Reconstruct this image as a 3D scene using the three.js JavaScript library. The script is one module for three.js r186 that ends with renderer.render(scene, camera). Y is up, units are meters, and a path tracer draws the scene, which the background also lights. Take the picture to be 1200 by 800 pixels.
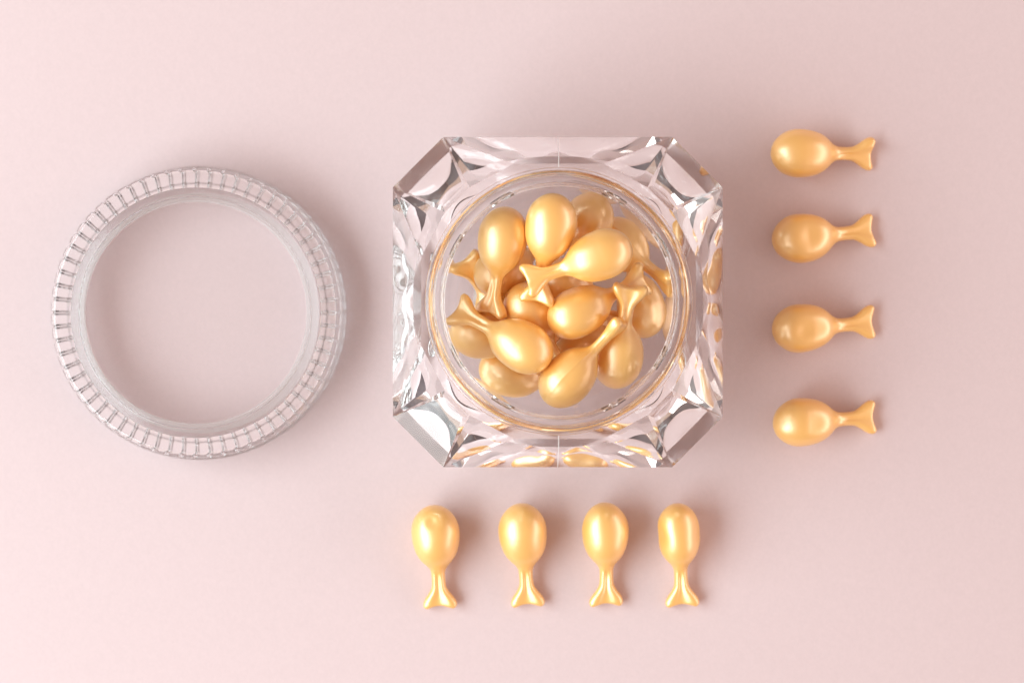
import * as THREE from 'three';
import { toCreasedNormals, mergeGeometries } from 'three/addons/utils/BufferGeometryUtils.js';
import { RectAreaLightUniformsLib } from 'three/addons/lights/RectAreaLightUniformsLib.js';

// ---------------------------------------------------------------- camera, light, exposure
const MM = 0.001, CAM_H = 600;                       // all modelling below is in millimetres
const scene = new THREE.Scene();
const camera = new THREE.PerspectiveCamera(2 * Math.atan(80 / CAM_H) * 180 / Math.PI, 1.5015, 0.05, 10);
camera.position.set(0, CAM_H * MM, 0);
camera.up.set(0, 0, -1);
camera.lookAt(0, 0, 0);
camera.focus = 0.572; camera.userData.fStop = 11;        // slight softness away from the jar's rim

const renderer = new THREE.WebGLRenderer({ antialias: true });
renderer.toneMapping = THREE.LinearToneMapping;
renderer.toneMappingExposure = 1;
renderer.shadowMap.enabled = true;

RectAreaLightUniformsLib.init();
function areaLight(name, color, intensity, w, h, x, y, z) {
  const l = new THREE.RectAreaLight(color, intensity, w, h);
  l.name = name; l.position.set(x, y, z); l.lookAt(0.02, 0, 0); scene.add(l);
  return l;
}
areaLight('window_light', new THREE.Color().setRGB(0.8, 0.97, 1), 6.6, 1.2, 0.6, -0.7, 0.53, 0.14);          // wide daylight window to the left
areaLight('reflector_light', new THREE.Color().setRGB(1, 0.95, 0.9), 4, 1.7, 0.36, 1.1, 0.32, 0.03);          // pale reflector on the right
scene.background = new THREE.Color().setRGB(0.58, 0.4, 0.33);                                                // warm room round the table

// ---------------------------------------------------------------- helpers
let seed = 7;
const rnd = () => { seed = (seed + 0x6d2b79f5) | 0; let t = Math.imul(seed ^ (seed >>> 15), 1 | seed); t = (t + Math.imul(t ^ (t >>> 7), 61 | t)) ^ t; return ((t ^ (t >>> 14)) >>> 0) / 4294967296; };
function mesh(name, geometry, material, parent) {
  const m = new THREE.Mesh(geometry, material);
  m.name = name; m.castShadow = m.receiveShadow = true;
  parent.add(m);
  return m;
}
function thing(name, label, category, group) {
  const o = new THREE.Group();
  o.name = name; o.userData = { label, category };
  if (group) o.userData.group = group;
  scene.add(o);
  return o;
}
function lathe(profile, segments, ripple, open) {          // closed profile of [radius, y] in mm, going round the section; ripple(theta, i) changes the radius
  const n = profile.length, pos = [], idx = [];
  for (let s = 0; s < segments; s++) {
    const a = s / segments * Math.PI * 2;
    for (let i = 0; i < n; i++) {
      const r = profile[i][0] + (ripple ? ripple(a, i) : 0);
      pos.push(r * Math.cos(a) * MM, profile[i][1] * MM, -r * Math.sin(a) * MM);
    }
  }
  for (let s = 0; s < segments; s++) {
    const t = (s + 1) % segments;
    for (let i = 0; i < n; i++) {
      if (open && i === n - 1) continue;
      const j = (i + 1) % n, a = s * n + i, b = s * n + j, c = t * n + j, d = t * n + i;
      const ra = profile[i][0], rb = profile[j][0];
      if (ra < 1e-6 && rb < 1e-6) continue;
      idx.push(a, d, c, a, c, b);
    }
  }
  const g = new THREE.BufferGeometry();
  g.setAttribute('position', new THREE.Float32BufferAttribute(pos, 3));
  g.setIndex(idx);
  g.computeVertexNormals();
  return g;
}
function round(profile, r, steps = 3) {              // rounds the corners of a closed profile
  const out = [], n = profile.length;
  for (let i = 0; i < n; i++) {
    const p = profile[i], a = profile[(i + n - 1) % n], b = profile[(i + 1) % n];
    const la = Math.hypot(a[0] - p[0], a[1] - p[1]), lb = Math.hypot(b[0] - p[0], b[1] - p[1]);
    const q = Math.min(p[2] ?? r, la * 0.45, lb * 0.45);
    if (q < 0.01 || p[0] < 1e-6) { out.push([p[0], p[1]]); continue; }
    const s = [p[0] + (a[0] - p[0]) / la * q, p[1] + (a[1] - p[1]) / la * q], e = [p[0] + (b[0] - p[0]) / lb * q, p[1] + (b[1] - p[1]) / lb * q];
    for (let k = 0; k <= steps; k++) {
      const t = k / steps, u = 1 - t;
      out.push([u * u * s[0] + 2 * u * t * p[0] + t * t * e[0], u * u * s[1] + 2 * u * t * p[1] + t * t * e[1]]);
    }
  }
  return out;
}

// toCreasedNormals joins vertices on a grid of a hundredth of a unit, so it is given the shape in tenths of a millimetre
const creased = (g, angle) => { g.scale(1e5, 1e5, 1e5); const c = toCreasedNormals(g, angle); return c.scale(1e-5, 1e-5, 1e-5); };

// ---------------------------------------------------------------- materials
function noiseTexture(size, octaves, lo, hi, srgbTint) {
  const N = size, data = new Uint8Array(N * N * 4), grids = [];
  for (const [cells, amp] of octaves) { const g = new Float32Array(cells * cells); for (let i = 0; i < g.length; i++) g[i] = rnd(); grids.push([cells, amp, g]); }
  let total = 0; for (const [, amp] of octaves) total += amp;
  for (let y = 0; y < N; y++) for (let x = 0; x < N; x++) {
    let v = 0;
    for (const [c, amp, g] of grids) {
      const fx = x / N * c, fy = y / N * c, ix = Math.floor(fx), iy = Math.floor(fy); let u = fx - ix, w = fy - iy;
      u = u * u * (3 - 2 * u); w = w * w * (3 - 2 * w);
      const at = (i, j) => g[(j % c) * c + (i % c)];
      v += amp * ((at(ix, iy) * (1 - u) + at(ix + 1, iy) * u) * (1 - w) + (at(ix, iy + 1) * (1 - u) + at(ix + 1, iy + 1) * u) * w);
    }
    v = lo + (hi - lo) * v / total;
    const o = (y * N + x) * 4;
    for (let k = 0; k < 3; k++) data[o + k] = Math.round(255 * v * (srgbTint ? srgbTint[k] : 1));
    data[o + 3] = 255;
  }
  const t = new THREE.DataTexture(data, N, N);
  t.wrapS = t.wrapT = THREE.RepeatWrapping; t.magFilter = THREE.LinearFilter; t.needsUpdate = true;
  if (srgbTint) t.colorSpace = THREE.SRGBColorSpace;
  return t;
}
const paperGrain = noiseTexture(1024, [[512, 1], [256, 0.7], [96, 0.4]], 0, 1);
const paperColour = noiseTexture(1024, [[512, 1], [256, 0.8], [128, 0.4]], 0.97, 1, [0.842, 0.76, 0.768]);
const paper = new THREE.MeshStandardMaterial({ name: 'pink_paper', map: paperColour, roughness: 0.9, bumpMap: paperGrain, bumpScale: 0.00001 });
const acrylic = new THREE.MeshPhysicalMaterial({ name: 'clear_acrylic', color: 0xffffff, roughness: 0, metalness: 0, ior: 1.49, transmission: 1, thickness: 0.01 });
const lidAcrylic = new THREE.MeshPhysicalMaterial({ name: 'clear_lid_plastic', color: 0xffffff, roughness: 0.12, metalness: 0, ior: 1.49, transmission: 1, thickness: 0.01 });
const clearPane = new THREE.MeshPhysicalMaterial({ name: 'thin_clear_plastic', color: 0xffffff, roughness: 0, metalness: 0, ior: 1.49, transmission: 1, thickness: 0 });
const brightenedFloor = new THREE.MeshPhysicalMaterial({ name: 'brightened_floor_plastic', color: 0xffffff, roughness: 0.25, metalness: 0, ior: 1.49, transmission: 0.5, thickness: 0 });  // clear floor whitened in the material to brighten the dim cup
const lightBandMat = new THREE.MeshPhysicalMaterial({ name: 'light_band_plastic', color: 0xffffff, roughness: 0.45, metalness: 0, ior: 1.45, transmission: 0.88, thickness: 0 });  // pale material of the ring that imitates a bright light band
const seamMat = new THREE.MeshPhysicalMaterial({ name: 'mould_line_plastic', color: 0xffffff, roughness: 0.35, transmission: 0.5, thickness: 0 });
const pearl = new THREE.MeshPhysicalMaterial({ name: 'amber_pearl', color: new THREE.Color().setRGB(1, 0.535, 0.105), metalness: 0.18, roughness: 0.42, ior: 2.8, clearcoat: 0.8, clearcoatRoughness: 0.3 });

// ---------------------------------------------------------------- setting
const table = new THREE.PlaneGeometry(3, 3, 1, 1).rotateX(-Math.PI / 2);
{ const uv = table.attributes.uv; for (let i = 0; i < uv.count; i++) uv.setXY(i, uv.getX(i) * 20, uv.getY(i) * 20); }
const tabletop = mesh('tabletop', table, paper, scene);
tabletop.userData = { kind: 'structure', label: 'matte pale pink paper surface under the jar, lid and capsules' };

// low dark boards, added unseen outside the frame for the cut glass to mirror
const addedDarkBoard = new THREE.MeshStandardMaterial({ name: 'added_board_grey', color: new THREE.Color().setRGB(0.2, 0.185, 0.2), roughness: 0.8 });
for (const [x, z, w, d] of [[-0.8, 0, 0.03, 2.4], [1.2, 0, 0.03, 2.4], [0.21, -1.2, 1.95, 0.03], [0.21, 1.2, 1.95, 0.03]]) {
  const b = mesh('added_dark_board', new THREE.BoxGeometry(w, 0.2, d), addedDarkBoard, scene);
  b.position.set(x, 0.1, z);
  b.userData = { kind: 'structure' };
}

// ---------------------------------------------------------------- square faceted jar
const JX = 10.26, JZ = -8.84;
const jar = thing('jar', 'square clear faceted acrylic jar with cut corners, open and filled with amber capsules', 'jar');
jar.position.set(JX * MM, 0, JZ * MM);
const K0 = 18.5, K1 = 10.5, K2 = 24.5, KT = 0.4, KA = 0.25, WAVE = 0.25;
const UNDER = [[0, K0], [KT, K1], ...Array.from({ length: 16 }, (_, i) => { const u = (i + 1) / 16; return [KT + (1 - KT) * u, K1 + (K2 - K1) * (u + KA * u * (1 - u))]; })], Y_TOP = 37, Y_GIRDLE = 26, Y_LOW = UNDER[0][1], Y_UNDER = UNDER.at(-1)[1], R_TOP = 31.8, R_BORE = 28.4;
const OCT = (half, cut) => [[half, -cut], [half, cut], [cut, half], [-cut, half], [-half, cut], [-half, -cut], [-cut, -half], [cut, -half]];
function shellGeometry() {
  const tri = [];
  const T = (a, b, c) => tri.push(...a, ...b, ...c);
  const ring = (r, deg, y) => [r * Math.cos(deg * Math.PI / 180), y, r * Math.sin(deg * Math.PI / 180)];
  const oct = (half, cut, y) => OCT(half, cut).map(([x, z]) => [x, y, z]);
  const G = oct(37, 25.7, Y_GIRDLE), L = oct(37, 25.7, Y_LOW), arc = 1;
  for (let k = 0; k < 4; k++) {
    const n = k * 90, V0 = G[2 * k], V1 = G[2 * k + 1], W = G[(2 * k + 2) % 8];
    const a = ring(R_TOP, n - 18, Y_TOP), b = ring(R_TOP, n + 18, Y_TOP), c = ring(R_TOP, n + 38, Y_TOP), d = ring(R_TOP, n + 52, Y_TOP), e = ring(R_TOP, n - 38, Y_TOP);
    const P0 = ring(33.2, n + 39.5, Y_TOP - 3.2), P1 = ring(33.2, n + 50.5, Y_TOP - 3.2), PM = ring(33.2, n - 39.5, Y_TOP - 3.2);
    T(V0, a, b); T(V0, b, V1);                                     // long side facet
    T(V1, b, c); T(V1, c, P0); T(V0, a, e); T(V0, e, PM);          // star facets at the octagon's corners
    T(V1, P0, P1); T(V1, P1, W); T(P0, c, d); T(P0, d, P1);        // corner facet and the small facet above it
  }
  for (const [U, D] of [[G, L]]) for (let k = 0; k < 8; k++) { const j = (k + 1) % 8; T(U[k], U[j], D[j]); T(U[k], D[j], D[k]); }
  // flat top ring, bore and its floor
  const topR = (deg) => {                            // the top's outline is straight between the facets' corners
    const q = (deg + 18 + 360) % 90 - 18, [from, to] = q < 18 ? [-18, 18] : q < 38 ? [18, 38] : q < 52 ? [38, 52] : [52, 72];
    return R_TOP * Math.cos((to - from) / 2 * Math.PI / 180) / Math.cos((q - (from + to) / 2) * Math.PI / 180);
  };
  const prof = [[topR, Y_TOP], [() => R_BORE + 0.4, Y_TOP], [() => R_BORE, Y_TOP - 0.4], [() => R_BORE, Y_UNDER]];
  for (let a = 0; a < 360; a += arc) for (let i = 0; i < prof.length - 1; i++) {
    const [f, y] = prof[i], [h, v] = prof[i + 1], C = ring(h(a + arc), a + arc, v);
    T(ring(f(a), a, y), C, ring(f(a + arc), a + arc, y)); T(ring(f(a), a, y), ring(h(a), a, v), C);
  }
  // wind every triangle the same way: outer faces outwards
  const g = new THREE.BufferGeometry();
  g.setAttribute('position', new THREE.Float32BufferAttribute(tri.map((v) => v * MM), 3));
  orient(g, (x, y, z, nx, ny, nz) => {
    const r = Math.hypot(x, z), out = (nx * x + nz * z) / r;
    if (r < R_BORE + 0.01 || (r < R_BORE + 0.4 && y > Y_TOP - 0.39 && y < Y_TOP - 0.01)) return ny * 0.3 - out;
    return out * 0.5 + ny;
  });
  // the hollow underside: a curved cone from the foot up to the bore
  const octR = (deg) => { const c = Math.abs(Math.cos(deg * Math.PI / 180)), q = Math.abs(Math.sin(deg * Math.PI / 180)); return Math.min(37 / Math.max(c, q), 62.7 / (c + q)); };
  const corner = Math.atan2(25.7, 37) * 180 / Math.PI, degs = [];
  for (let n = 0; n < 360; n += 90) for (const [from, to, m] of [[-corner, corner, 140], [corner, 90 - corner, 60]]) for (let i = 0; i < m; i++) degs.push(n + from + (to - from) * i / m);
  const point = (t, y, deg) => { const o = octR(deg), wave = WAVE * Math.cos(16 * deg * Math.PI / 180) * Math.sin(Math.PI * Math.max(0, (t - KT) / (1 - KT))); return ring(o + (R_BORE - o) * t + wave * 0.5, deg, y + wave); };
  const strip = (rows) => {
    const pos = [], idx = [], n = degs.length;
    rows.forEach(([t, y], r) => degs.forEach((deg, s) => { pos.push(...point(t, y, deg).map((v) => v * MM)); if (r) { const q = (s + 1) % n, A = (r - 1) * n + s, B = (r - 1) * n + q, C = r * n + q, D = r * n + s; idx.push(A, B, C, A, C, D); } }));
    const u = new THREE.BufferGeometry();
    u.setAttribute('position', new THREE.Float32BufferAttribute(pos, 3)); u.setIndex(idx);
    u.computeVertexNormals();
    let down = 0; for (let i = 0; i < u.attributes.normal.count; i++) down += u.attributes.normal.getY(i);
    if (down > 0) { u.setIndex(idx.map((_, i) => idx[i - i % 3 + [0, 2, 1][i % 3]])); u.computeVertexNormals(); }
    return u.toNonIndexed();
  };
  return mergeGeometries([creased(g, 0.1), strip(UNDER.slice(0, 2)), strip(UNDER.slice(1))]);
}
function orient(g, outward) {                        // flips triangles whose normal fails the test
  const p = g.attributes.position, a = new THREE.Vector3(), b = new THREE.Vector3(), c = new THREE.Vector3(), n = new THREE.Vector3();
  for (let i = 0; i < p.count; i += 3) {
    a.fromBufferAttribute(p, i); b.fromBufferAttribute(p, i + 1); c.fromBufferAttribute(p, i + 2);
    n.copy(b).sub(a).cross(c.clone().sub(a)).normalize();
    const m = a.clone().add(b).add(c).multiplyScalar(1 / 3 / MM);
    if (outward(m.x, m.y, m.z, n.x, n.y, n.z) < 0) { p.setXYZ(i + 1, c.x, c.y, c.z); p.setXYZ(i + 2, b.x, b.y, b.z); }
  }
}
mesh('outer_shell', shellGeometry(), acrylic, jar);
// thin octagonal wall under the cut crown, down to the foot
{
  const tri = [], U = OCT(36.9, 25.6), D = OCT(35.5, 24.6), put = (p, y) => [p[0] * MM, y * MM, p[1] * MM];
  for (let k = 0; k < 8; k++) { const j = (k + 1) % 8; tri.push(...put(U[k], Y_LOW - 0.05), ...put(U[j], Y_LOW - 0.05), ...put(D[j], 0.2), ...put(U[k], Y_LOW - 0.05), ...put(D[j], 0.2), ...put(D[k], 0.2)); }
  const g = new THREE.BufferGeometry(); g.setAttribute('position', new THREE.Float32BufferAttribute(tri, 3));
  g.computeVertexNormals();
  mesh('lower_wall', g, clearPane, jar);
}
// inner cup: thin wall, and the thick threaded neck that stands on the shell's rim
const wall = round([[19.2, 8.55], [23.2, 9.4, 2.2], [24.6, 14, 3], [25.1, 37.2, 0.1]], 0.3, 5);
const cup = new THREE.Group(); cup.name = 'inner_cup'; jar.add(cup);
mesh('cup_wall', lathe(wall, 144, null, true), clearPane, cup);
mesh('cup_floor', new THREE.CircleGeometry(19.2 * MM, 96).rotateX(-Math.PI / 2).translate(0, 8.55 * MM, 0), brightenedFloor, cup);
const neck = round([[27.6, 37.3, 0.2], [29.4, 37.3, 0.3], [29.4, 38.5, 0.5], [27.6, 38.7, 0.3], [27.6, 39.4, 0.3], [28.5, 40.1, 0.3], [28.5, 40.7, 0.3], [27.5, 41.6, 0.4], [27.5, 44.2, 0.95], [25.5, 44.2, 0.95], [25.5, 40.4, 0.4], [25.1, 39.6, 0.4], [25.1, 37.3, 0.3]], 0.3, 4);
mesh('threaded_neck', lathe(neck, 144), acrylic, cup);
function mouldLine(sign) {                           // fine raised parting line down the middle of a long side and across the rim
  const pts = [[37.06, Y_GIRDLE - 0.4], [R_TOP + 0.06, Y_TOP + 0.05], [29.5, Y_TOP + 0.06]], w = 0.09, pos = [], idx = [];
  pts.forEach(([z, y], i) => { for (const x of [-w, w]) for (const d of [0, 0.06]) pos.push(x * MM, (y + d) * MM, sign * (z + d) * MM); if (i) { const a = (i - 1) * 4, b = i * 4; for (const [p, q] of [[0, 1], [1, 3], [3, 2], [2, 0]]) idx.push(a + p, b + p, b + q, a + p, b + q, a + q); } });
  const g = new THREE.BufferGeometry(); g.setAttribute('position', new THREE.Float32BufferAttribute(pos, 3)); g.setIndex(idx);
  return creased(g, 0.3);
}
mesh('mould_line', mouldLine(1), seamMat, jar);
mesh('mould_line', mouldLine(-1), seamMat, jar);

// ---------------------------------------------------------------- round lid
const lid = thing('lid', 'round clear plastic screw lid with a finely ribbed rim, lying left of the square jar', 'lid');
lid.position.set(-73.2 * MM, 0, -6.65 * MM);
const RIBS = 64;
const rimProfile = round([
  [34.3, 0.3, 0.3], [34.3, 1, 0.3], [33.9, 1.4, 0.2], [33.9, 4.8, 0.3], [33.5, 5.1, 0.2], [33.5, 9, 0.8], [32.5, 10, 0.6], [26.75, 10.3, 0.2], [26.75, 8.2, 0.2], [28.8, 7.8, 0.2], [33.2, 1.7, 0.2], [33.2, 0.3, 0.2],
], 0.3, 4);
const rim = lathe(rimProfile, RIBS * 16, (a, i) => {
  const [r, y] = rimProfile[i];
  if (r < 32 || y > 9.6 || y < 1.3 || (r < 33.4 && y < 2.6)) return 0;
  const p = (a / (2 * Math.PI) * RIBS) % 1, d = Math.min(p, 1 - p);
  return -0.6 * Math.exp(-((d / 0.12) ** 2));
});
mesh('ribbed_rim', rim, lidAcrylic, lid);
const plate = lathe(round([[0, 7.9], [26.65, 7.9, 0.1], [26.65, 10.2, 0.4], [0, 10.2]], 0.3, 4), 160);
mesh('top_plate', plate, clearPane, lid);
const lightBand = lathe(round([[28.3, 0.9, 0.15], [28.6, 1.1, 0.15], [26, 7.7, 0.15], [25.6, 7.7, 0.15]], 0.15, 2), 160);  // added cone ring, imitates the bright band of light inside the rim
mesh('added_light_band', lightBand, lightBandMat, lid);

// ---------------------------------------------------------------- capsules
const smooth = (a, b, x) => { const t = Math.min(1, Math.max(0, (x - a) / (b - a))); return t * t * (3 - 2 * t); };
function spline(table, s) {                          // monotone enough: Catmull-Rom on a table of [s, v]
  let i = 0; while (i < table.length - 2 && s > table[i + 1][0]) i++;
  const p0 = table[Math.max(0, i - 1)], p1 = table[i], p2 = table[i + 1], p3 = table[Math.min(table.length - 1, i + 2)];
  const t = (s - p1[0]) / (p2[0] - p1[0]), m1 = (p2[1] - p0[1]) / (p2[0] - p0[0]) * (p2[0] - p1[0]), m2 = (p3[1] - p1[1]) / (p3[0] - p1[0]) * (p2[0] - p1[0]);
  const t2 = t * t, t3 = t2 * t;
  return (2 * t3 - 3 * t2 + 1) * p1[1] + (t3 - 2 * t2 + t) * m1 + (-2 * t3 + 3 * t2) * p2[1] + (t3 - t2) * m2;
}
const HALF_W = [[6.6, 5.6], [8.6, 5.45], [10.6, 5.0], [12.4, 4.2], [13.7, 3.2], [14.8, 2.2], [15.8, 1.65], [16.8, 1.5], [18.8, 1.5], [20, 1.7], [21.2, 2.4], [22.3, 3.3], [23.3, 3.85], [24, 3.95]];
const HALF_H = [[6.6, 5.6], [8.6, 5.45], [10.6, 5.0], [12.4, 4.2], [13.7, 3.15], [14.8, 2.1], [15.8, 1.55], [16.8, 1.4], [18.8, 1.4], [20.4, 1.5], [21.8, 1.6], [23, 1.65], [24, 1.6]];
const BULB = 6.6, SPLIT = 15.2;
// One capsule: x runs from the bulb's round front (x = -6.6, the bulb's centre is 0) to the fish tail, z is the tail's width.
function capsuleGeometry(o) {
  const rows = [], P = [];
  for (const i of [0, 2, 3, 4, 5, 6, 7, 8, 9, 10, 11, 12, 13, 14, 15, 16]) { const t = Math.PI / 2 * i / 16; rows.push([BULB - BULB * Math.cos(t), 5.6 * Math.sin(t), 5.6 * Math.sin(t), 0]); }
  for (let s = BULB + 0.5; s <= 23.95; s += 0.44) rows.push([s, spline(HALF_W, s), spline(HALF_H, s), 0]);
  const last = rows.at(-1);
  for (const [ds, kw, kh] of [[0.35, 0.99, 0.97], [0.65, 0.95, 0.88], [0.85, 0.89, 0.72], [0.95, 0.84, 0.42], [0.97, 0.82, 0]]) rows.push([last[0] + ds, last[1] * kw, last[2] * kh, 1]);
  for (let i = 0; i < 20; i++) { const u = i / 20; P.push(u); }
  const angles = [];                                  // denser round the seam at 0 and pi
  for (let q = 0; q < 4; q++) for (let i = 0; i < 18; i++) { const t = i / 18, w = q % 2 ? 1 - (1 - t) ** 1.3 : t ** 1.3; angles.push((q + w) * Math.PI / 2); }
  const n = angles.length, pos = [], bodyIdx = [], tailIdx = [];
  const wob = o.wob ?? 0.12, w1 = rnd() * 6, w2 = rnd() * 6, w3 = rnd() * 6;
  rows.forEach(([s, w, h], r) => {
    const tail = smooth(14.5, 18.5, s), g = 0.5 * tail, flare = smooth(20.2, 24, s), fat = 1 - tail;
    for (let k = 0; k < n; k++) {
      const a = angles[k], c = Math.cos(a), sn = Math.sin(a);
      const blunt = 1 - 0.35 * flare, cz = Math.sign(c) * Math.abs(c) ** blunt, sy = Math.sign(sn) * Math.abs(sn) ** (1 - 0.45 * flare);
      let z = w * cz, y = h * sy * (1 - g * Math.exp(-((cz / 0.42) ** 2))), x = s - BULB;
      z *= 1 + (o.slim ?? 0) * -fat;
      const seam = Math.exp(-((sn / 0.055) ** 2)) * 0.1 * smooth(1, 3.5, s) * (1 - 0.6 * flare);
      z += Math.sign(c) * seam;
      x += flare * (0.95 * Math.min(cz * cz, 0.75) - 0.45) * (1 + (o.skew ?? 0) * c);
      const bump = 1 + fat * wob * 0.12 * (Math.sin(a * 2 + w1 + s * 0.25) + Math.sin(s * 0.5 + w2 + a) * 0.7 + Math.sin(a * 3 + w3) * 0.4);
      y *= bump; z *= 1 + (bump - 1) * 0.5;
      if (o.dents) for (const [dx, dy, dz, depth, size] of o.dents) {
        const q = ((x - dx) ** 2 + (y - dy) ** 2 + (z - dz) ** 2) / (size * size), e = depth * Math.exp(-q), len = Math.hypot(x, y, z) || 1;
        y -= e * y / len; z -= e * z / len; x -= e * x / len * 0.4;
      }
      z += (o.bend ?? 0) * tail * (s - 14.5) * (s - 14.5) * 0.012;
      y += (o.lift ?? 0) * tail * (s - 14.5) * 0.1;
      pos.push(x * MM, y * MM, z * MM);
    }
    if (r === 1) for (let k = 0; k < n; k++) bodyIdx.push(0, n + k, n + (k + 1) % n);
    if (r > 1) for (let k = 0; k < n; k++) { const j = (k + 1) % n, A = (r - 1) * n + k, B = (r - 1) * n + j, C = r * n + j, D = r * n + k; (s <= SPLIT ? bodyIdx : tailIdx).push(A, C, B, A, D, C); }
  });
  const whole = new THREE.BufferGeometry();
  whole.setAttribute('position', new THREE.Float32BufferAttribute(pos, 3));
  whole.setIndex([...bodyIdx, ...tailIdx]);
  whole.computeVertexNormals();
  // the front pole's ring of equal points takes the axis as its normal
  whole.attributes.normal.setXYZ(0, -1, 0, 0);
  const part = (idx) => {                             // compact copy of the rows that a part uses
    const map = new Map(), p = [], m = [], out = idx.map((v) => { if (!map.has(v)) { map.set(v, map.size); for (let c = 0; c < 3; c++) { p.push(whole.attributes.position.array[v * 3 + c]); m.push(whole.attributes.normal.array[v * 3 + c]); } } return map.get(v); });
    const g = new THREE.BufferGeometry();
    g.setAttribute('position', new THREE.Float32BufferAttribute(p, 3)); g.setAttribute('normal', new THREE.Float32BufferAttribute(m, 3)); g.setIndex(out);
    return g;
  };
  return [part(bodyIdx), part(tailIdx)];
}
let capsuleCount = 0;
function capsule(label, group, [x, y, z], dir, roll, options) {
  const name = 'capsule' + (capsuleCount ? '_' + String(capsuleCount).padStart(3, '0') : '');
  capsuleCount++;
  const o = thing(name, label, 'capsule', group);
  const X = new THREE.Vector3(...dir).normalize(), Z = new THREE.Vector3().crossVectors(X, new THREE.Vector3(0, 1, 0)).normalize(), Y = new THREE.Vector3().crossVectors(Z, X);
  const q = new THREE.Quaternion().setFromRotationMatrix(new THREE.Matrix4().makeBasis(X, Y, Z)).multiply(new THREE.Quaternion().setFromAxisAngle(new THREE.Vector3(1, 0, 0), roll * Math.PI / 180));
  o.position.set(x * MM, (y - 5.6) * MM, z * MM);
  o.quaternion.copy(q);
  const back = new THREE.Vector3(0, 5.6 * MM, 0).applyQuaternion(q.clone().invert());
  const [body, tail] = capsuleGeometry(options ?? {});
  mesh('body', body, pearl, o).position.copy(back);
  mesh('twist_off_tail', tail, pearl, o).position.copy(back);
  return o;
}
const at = (px, py, y = 0) => { const k = 0.2 * (1 - y / CAM_H); return [(px - 600) * k, y, (py - 400) * k]; };
// loose capsules: pixel of the round front, pixel of the tail's end
function loose(label, group, fx, fy, tx, ty, roll, options) {
  const a = at(fx, fy, 5.6), b = at(tx, ty, 1.4), d = [b[0] - a[0], 0, b[2] - a[2]], len = Math.hypot(d[0], d[2]);
  d[0] /= len; d[2] /= len;
  const tilt = Math.asin(4.1 / 17.6);
  capsule(label, group, [a[0] + d[0] * BULB, 5.55, a[2] + d[2] * BULB], [d[0] * Math.cos(tilt), -Math.sin(tilt), d[2] * Math.cos(tilt)], roll, options);
}
const COL = 'amber capsules in a column right of the jar', ROW = 'amber capsules in a row in front of the jar', PILE = 'amber capsules piled in the jar';
loose('topmost amber capsule of the column right of the jar, seam showing along its side', COL, 903, 180, 1031, 180, 22, { skew: 0.2 });
loose('second amber capsule from the top in the column right of the jar', COL, 904.5, 283, 1029, 269, -3, { dents: [[0.5, 5.6, 0.3, 0.95, 3]], wob: 0.2 });
loose('third amber capsule down the column right of the jar, with a dented middle', COL, 904.5, 387, 1029, 378, 4, { dents: [[-0.8, 5.6, 0.4, 1.1, 2.4], [3.4, 5, 0.3, 0.6, 2.6]], wob: 0.2, bend: -0.3 });
loose('lowest amber capsule of the column right of the jar', COL, 905.5, 497, 1030, 488, 2, { dents: [[2, 5.6, 0.4, 0.6, 3]], wob: 0.2 });
loose('leftmost amber capsule of the row below the jar, small dimple near its tip', ROW, 508, 591, 516, 711, 6, { dents: [[-4.3, 4.4, 0, 0.75, 1.5]], skew: 0.1 });
loose('second amber capsule from the left in the row below the jar', ROW, 610, 589, 619, 711, 4, { skew: 0.08, wob: 0.18 });
loose('third amber capsule from the left in the row below the jar', ROW, 708, 588, 712, 709, -3, { slim: 0.05, wob: 0.2, skew: -0.1, bend: 0.3 });
loose('rightmost amber capsule of the row below the jar, narrower than the others with straight sides', ROW, 793, 589, 800, 710, 3, { slim: 0.1, wob: 0.2, dents: [[0.5, 2.5, 5, 0.9, 3], [0, 2, -5, 0.5, 3.5]] });

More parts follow.
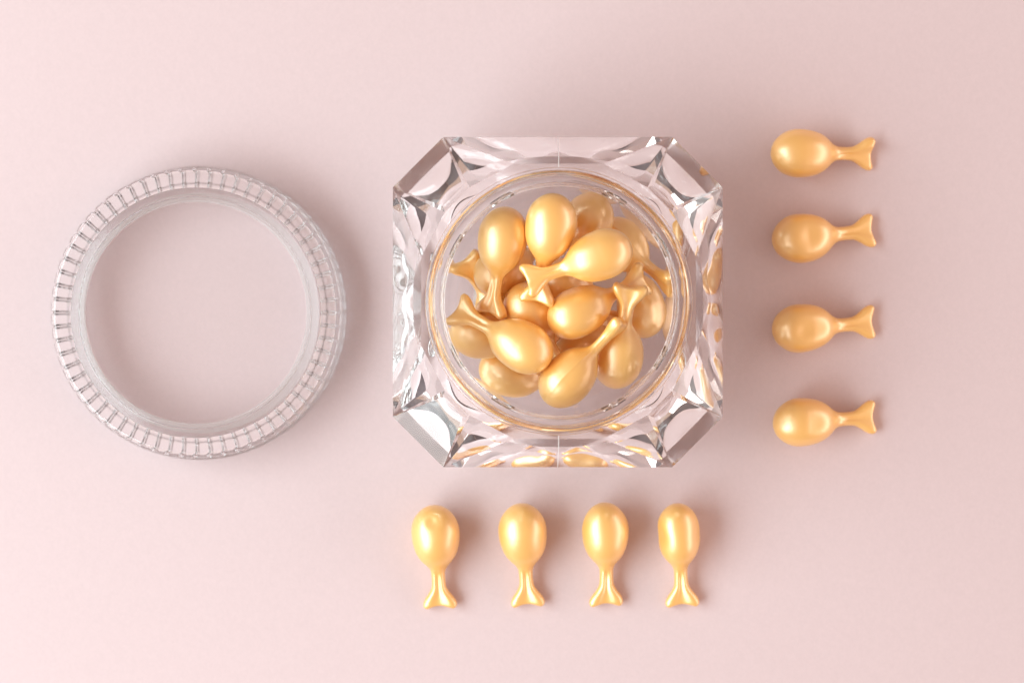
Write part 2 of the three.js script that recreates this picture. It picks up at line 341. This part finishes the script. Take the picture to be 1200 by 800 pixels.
// piled capsules: bulb centre in mm, direction of the tail, roll, options
const PILED = [
  ['egg-shaped amber capsule at the top of the pile, its tail tucked under another capsule', [8.6, 38.5, -26.0], [-0.178, -0.204, 0.963], 8],
  ['amber capsule at the upper left of the pile with its neck pointing down', [-1.9, 34.1, -23.3], [-0.157, -0.246, 0.956], 35, { wob: 0.2 }],
  ['large amber capsule across the pile, its forked tail near the middle', [20.0, 39.3, -19.1], [-0.942, -0.019, 0.334], 14],
  ['amber capsule in the middle of the pile with its tail towards the right rim', [14.1, 32.8, -6.2], [0.868, -0.215, -0.449], 20],
  ['amber capsule at the lower left of the pile, tail against the left wall', [2.8, 35.5, 1.4], [-0.852, -0.2, -0.483], 10],
  ['amber capsule lowest in the pile with a seam line along its top', [11.9, 32.9, 8.7], [0.674, 0.112, -0.73], 80],
  ['amber capsule at the lower right of the pile with its forked tail pointing up', [23.7, 26.8, 4.2], [0.143, 0.391, -0.909], 5],
  ['amber capsule with a seam, low against the lower left wall of the jar', [-1.1, 16.9, 6.8], [0.939, -0.233, 0.254], 60],
  ['partly hidden round amber capsule at the left wall, beneath another capsule\'s tail', [-7.5, 24.7, -1.7], [0.937, -0.317, 0.149], 40],
  ['mostly hidden amber capsule whose forked tail sticks up at the left wall', [-2.0, 14.2, -5.1], [-0.501, 0.443, -0.743], 0],
  ['amber capsule just behind the egg-shaped one at the upper right of the jar', [17.2, 26.2, -27.2], [-0.3, -0.55, 0.78], 15],
  ['half hidden amber capsule along the right wall of the jar', [29.6, 16.4, -7.2], [-0.198, -0.319, -0.927], 30],
  ['amber capsule low at the upper right wall, its tail by the rim', [24.2, 19.0, -22.4], [0.6, 0.5, 0.52], 70],
  ['amber capsule deep in the pile under the large one lying across', [11.6, 20.0, -13.0], [0.679, -0.518, 0.521], 20],
  ['amber capsule deep in the pile just left of its middle', [3.9, 27.5, -7.0], [0.462, -0.441, 0.77], 50],
  ['amber capsule deep in the pile between the middle and lowest ones', [18.3, 16.5, 1.5], [-0.943, -0.33, 0.047], 10],
  ['amber capsule deep in the pile at its upper left', [-2.5, 23.3, -15.7], [0.719, -0.544, -0.432], 25],
];
for (const [label, p, d, roll, options] of PILED) capsule(label, PILE, p, d, roll, options);

renderer.render(scene, camera);
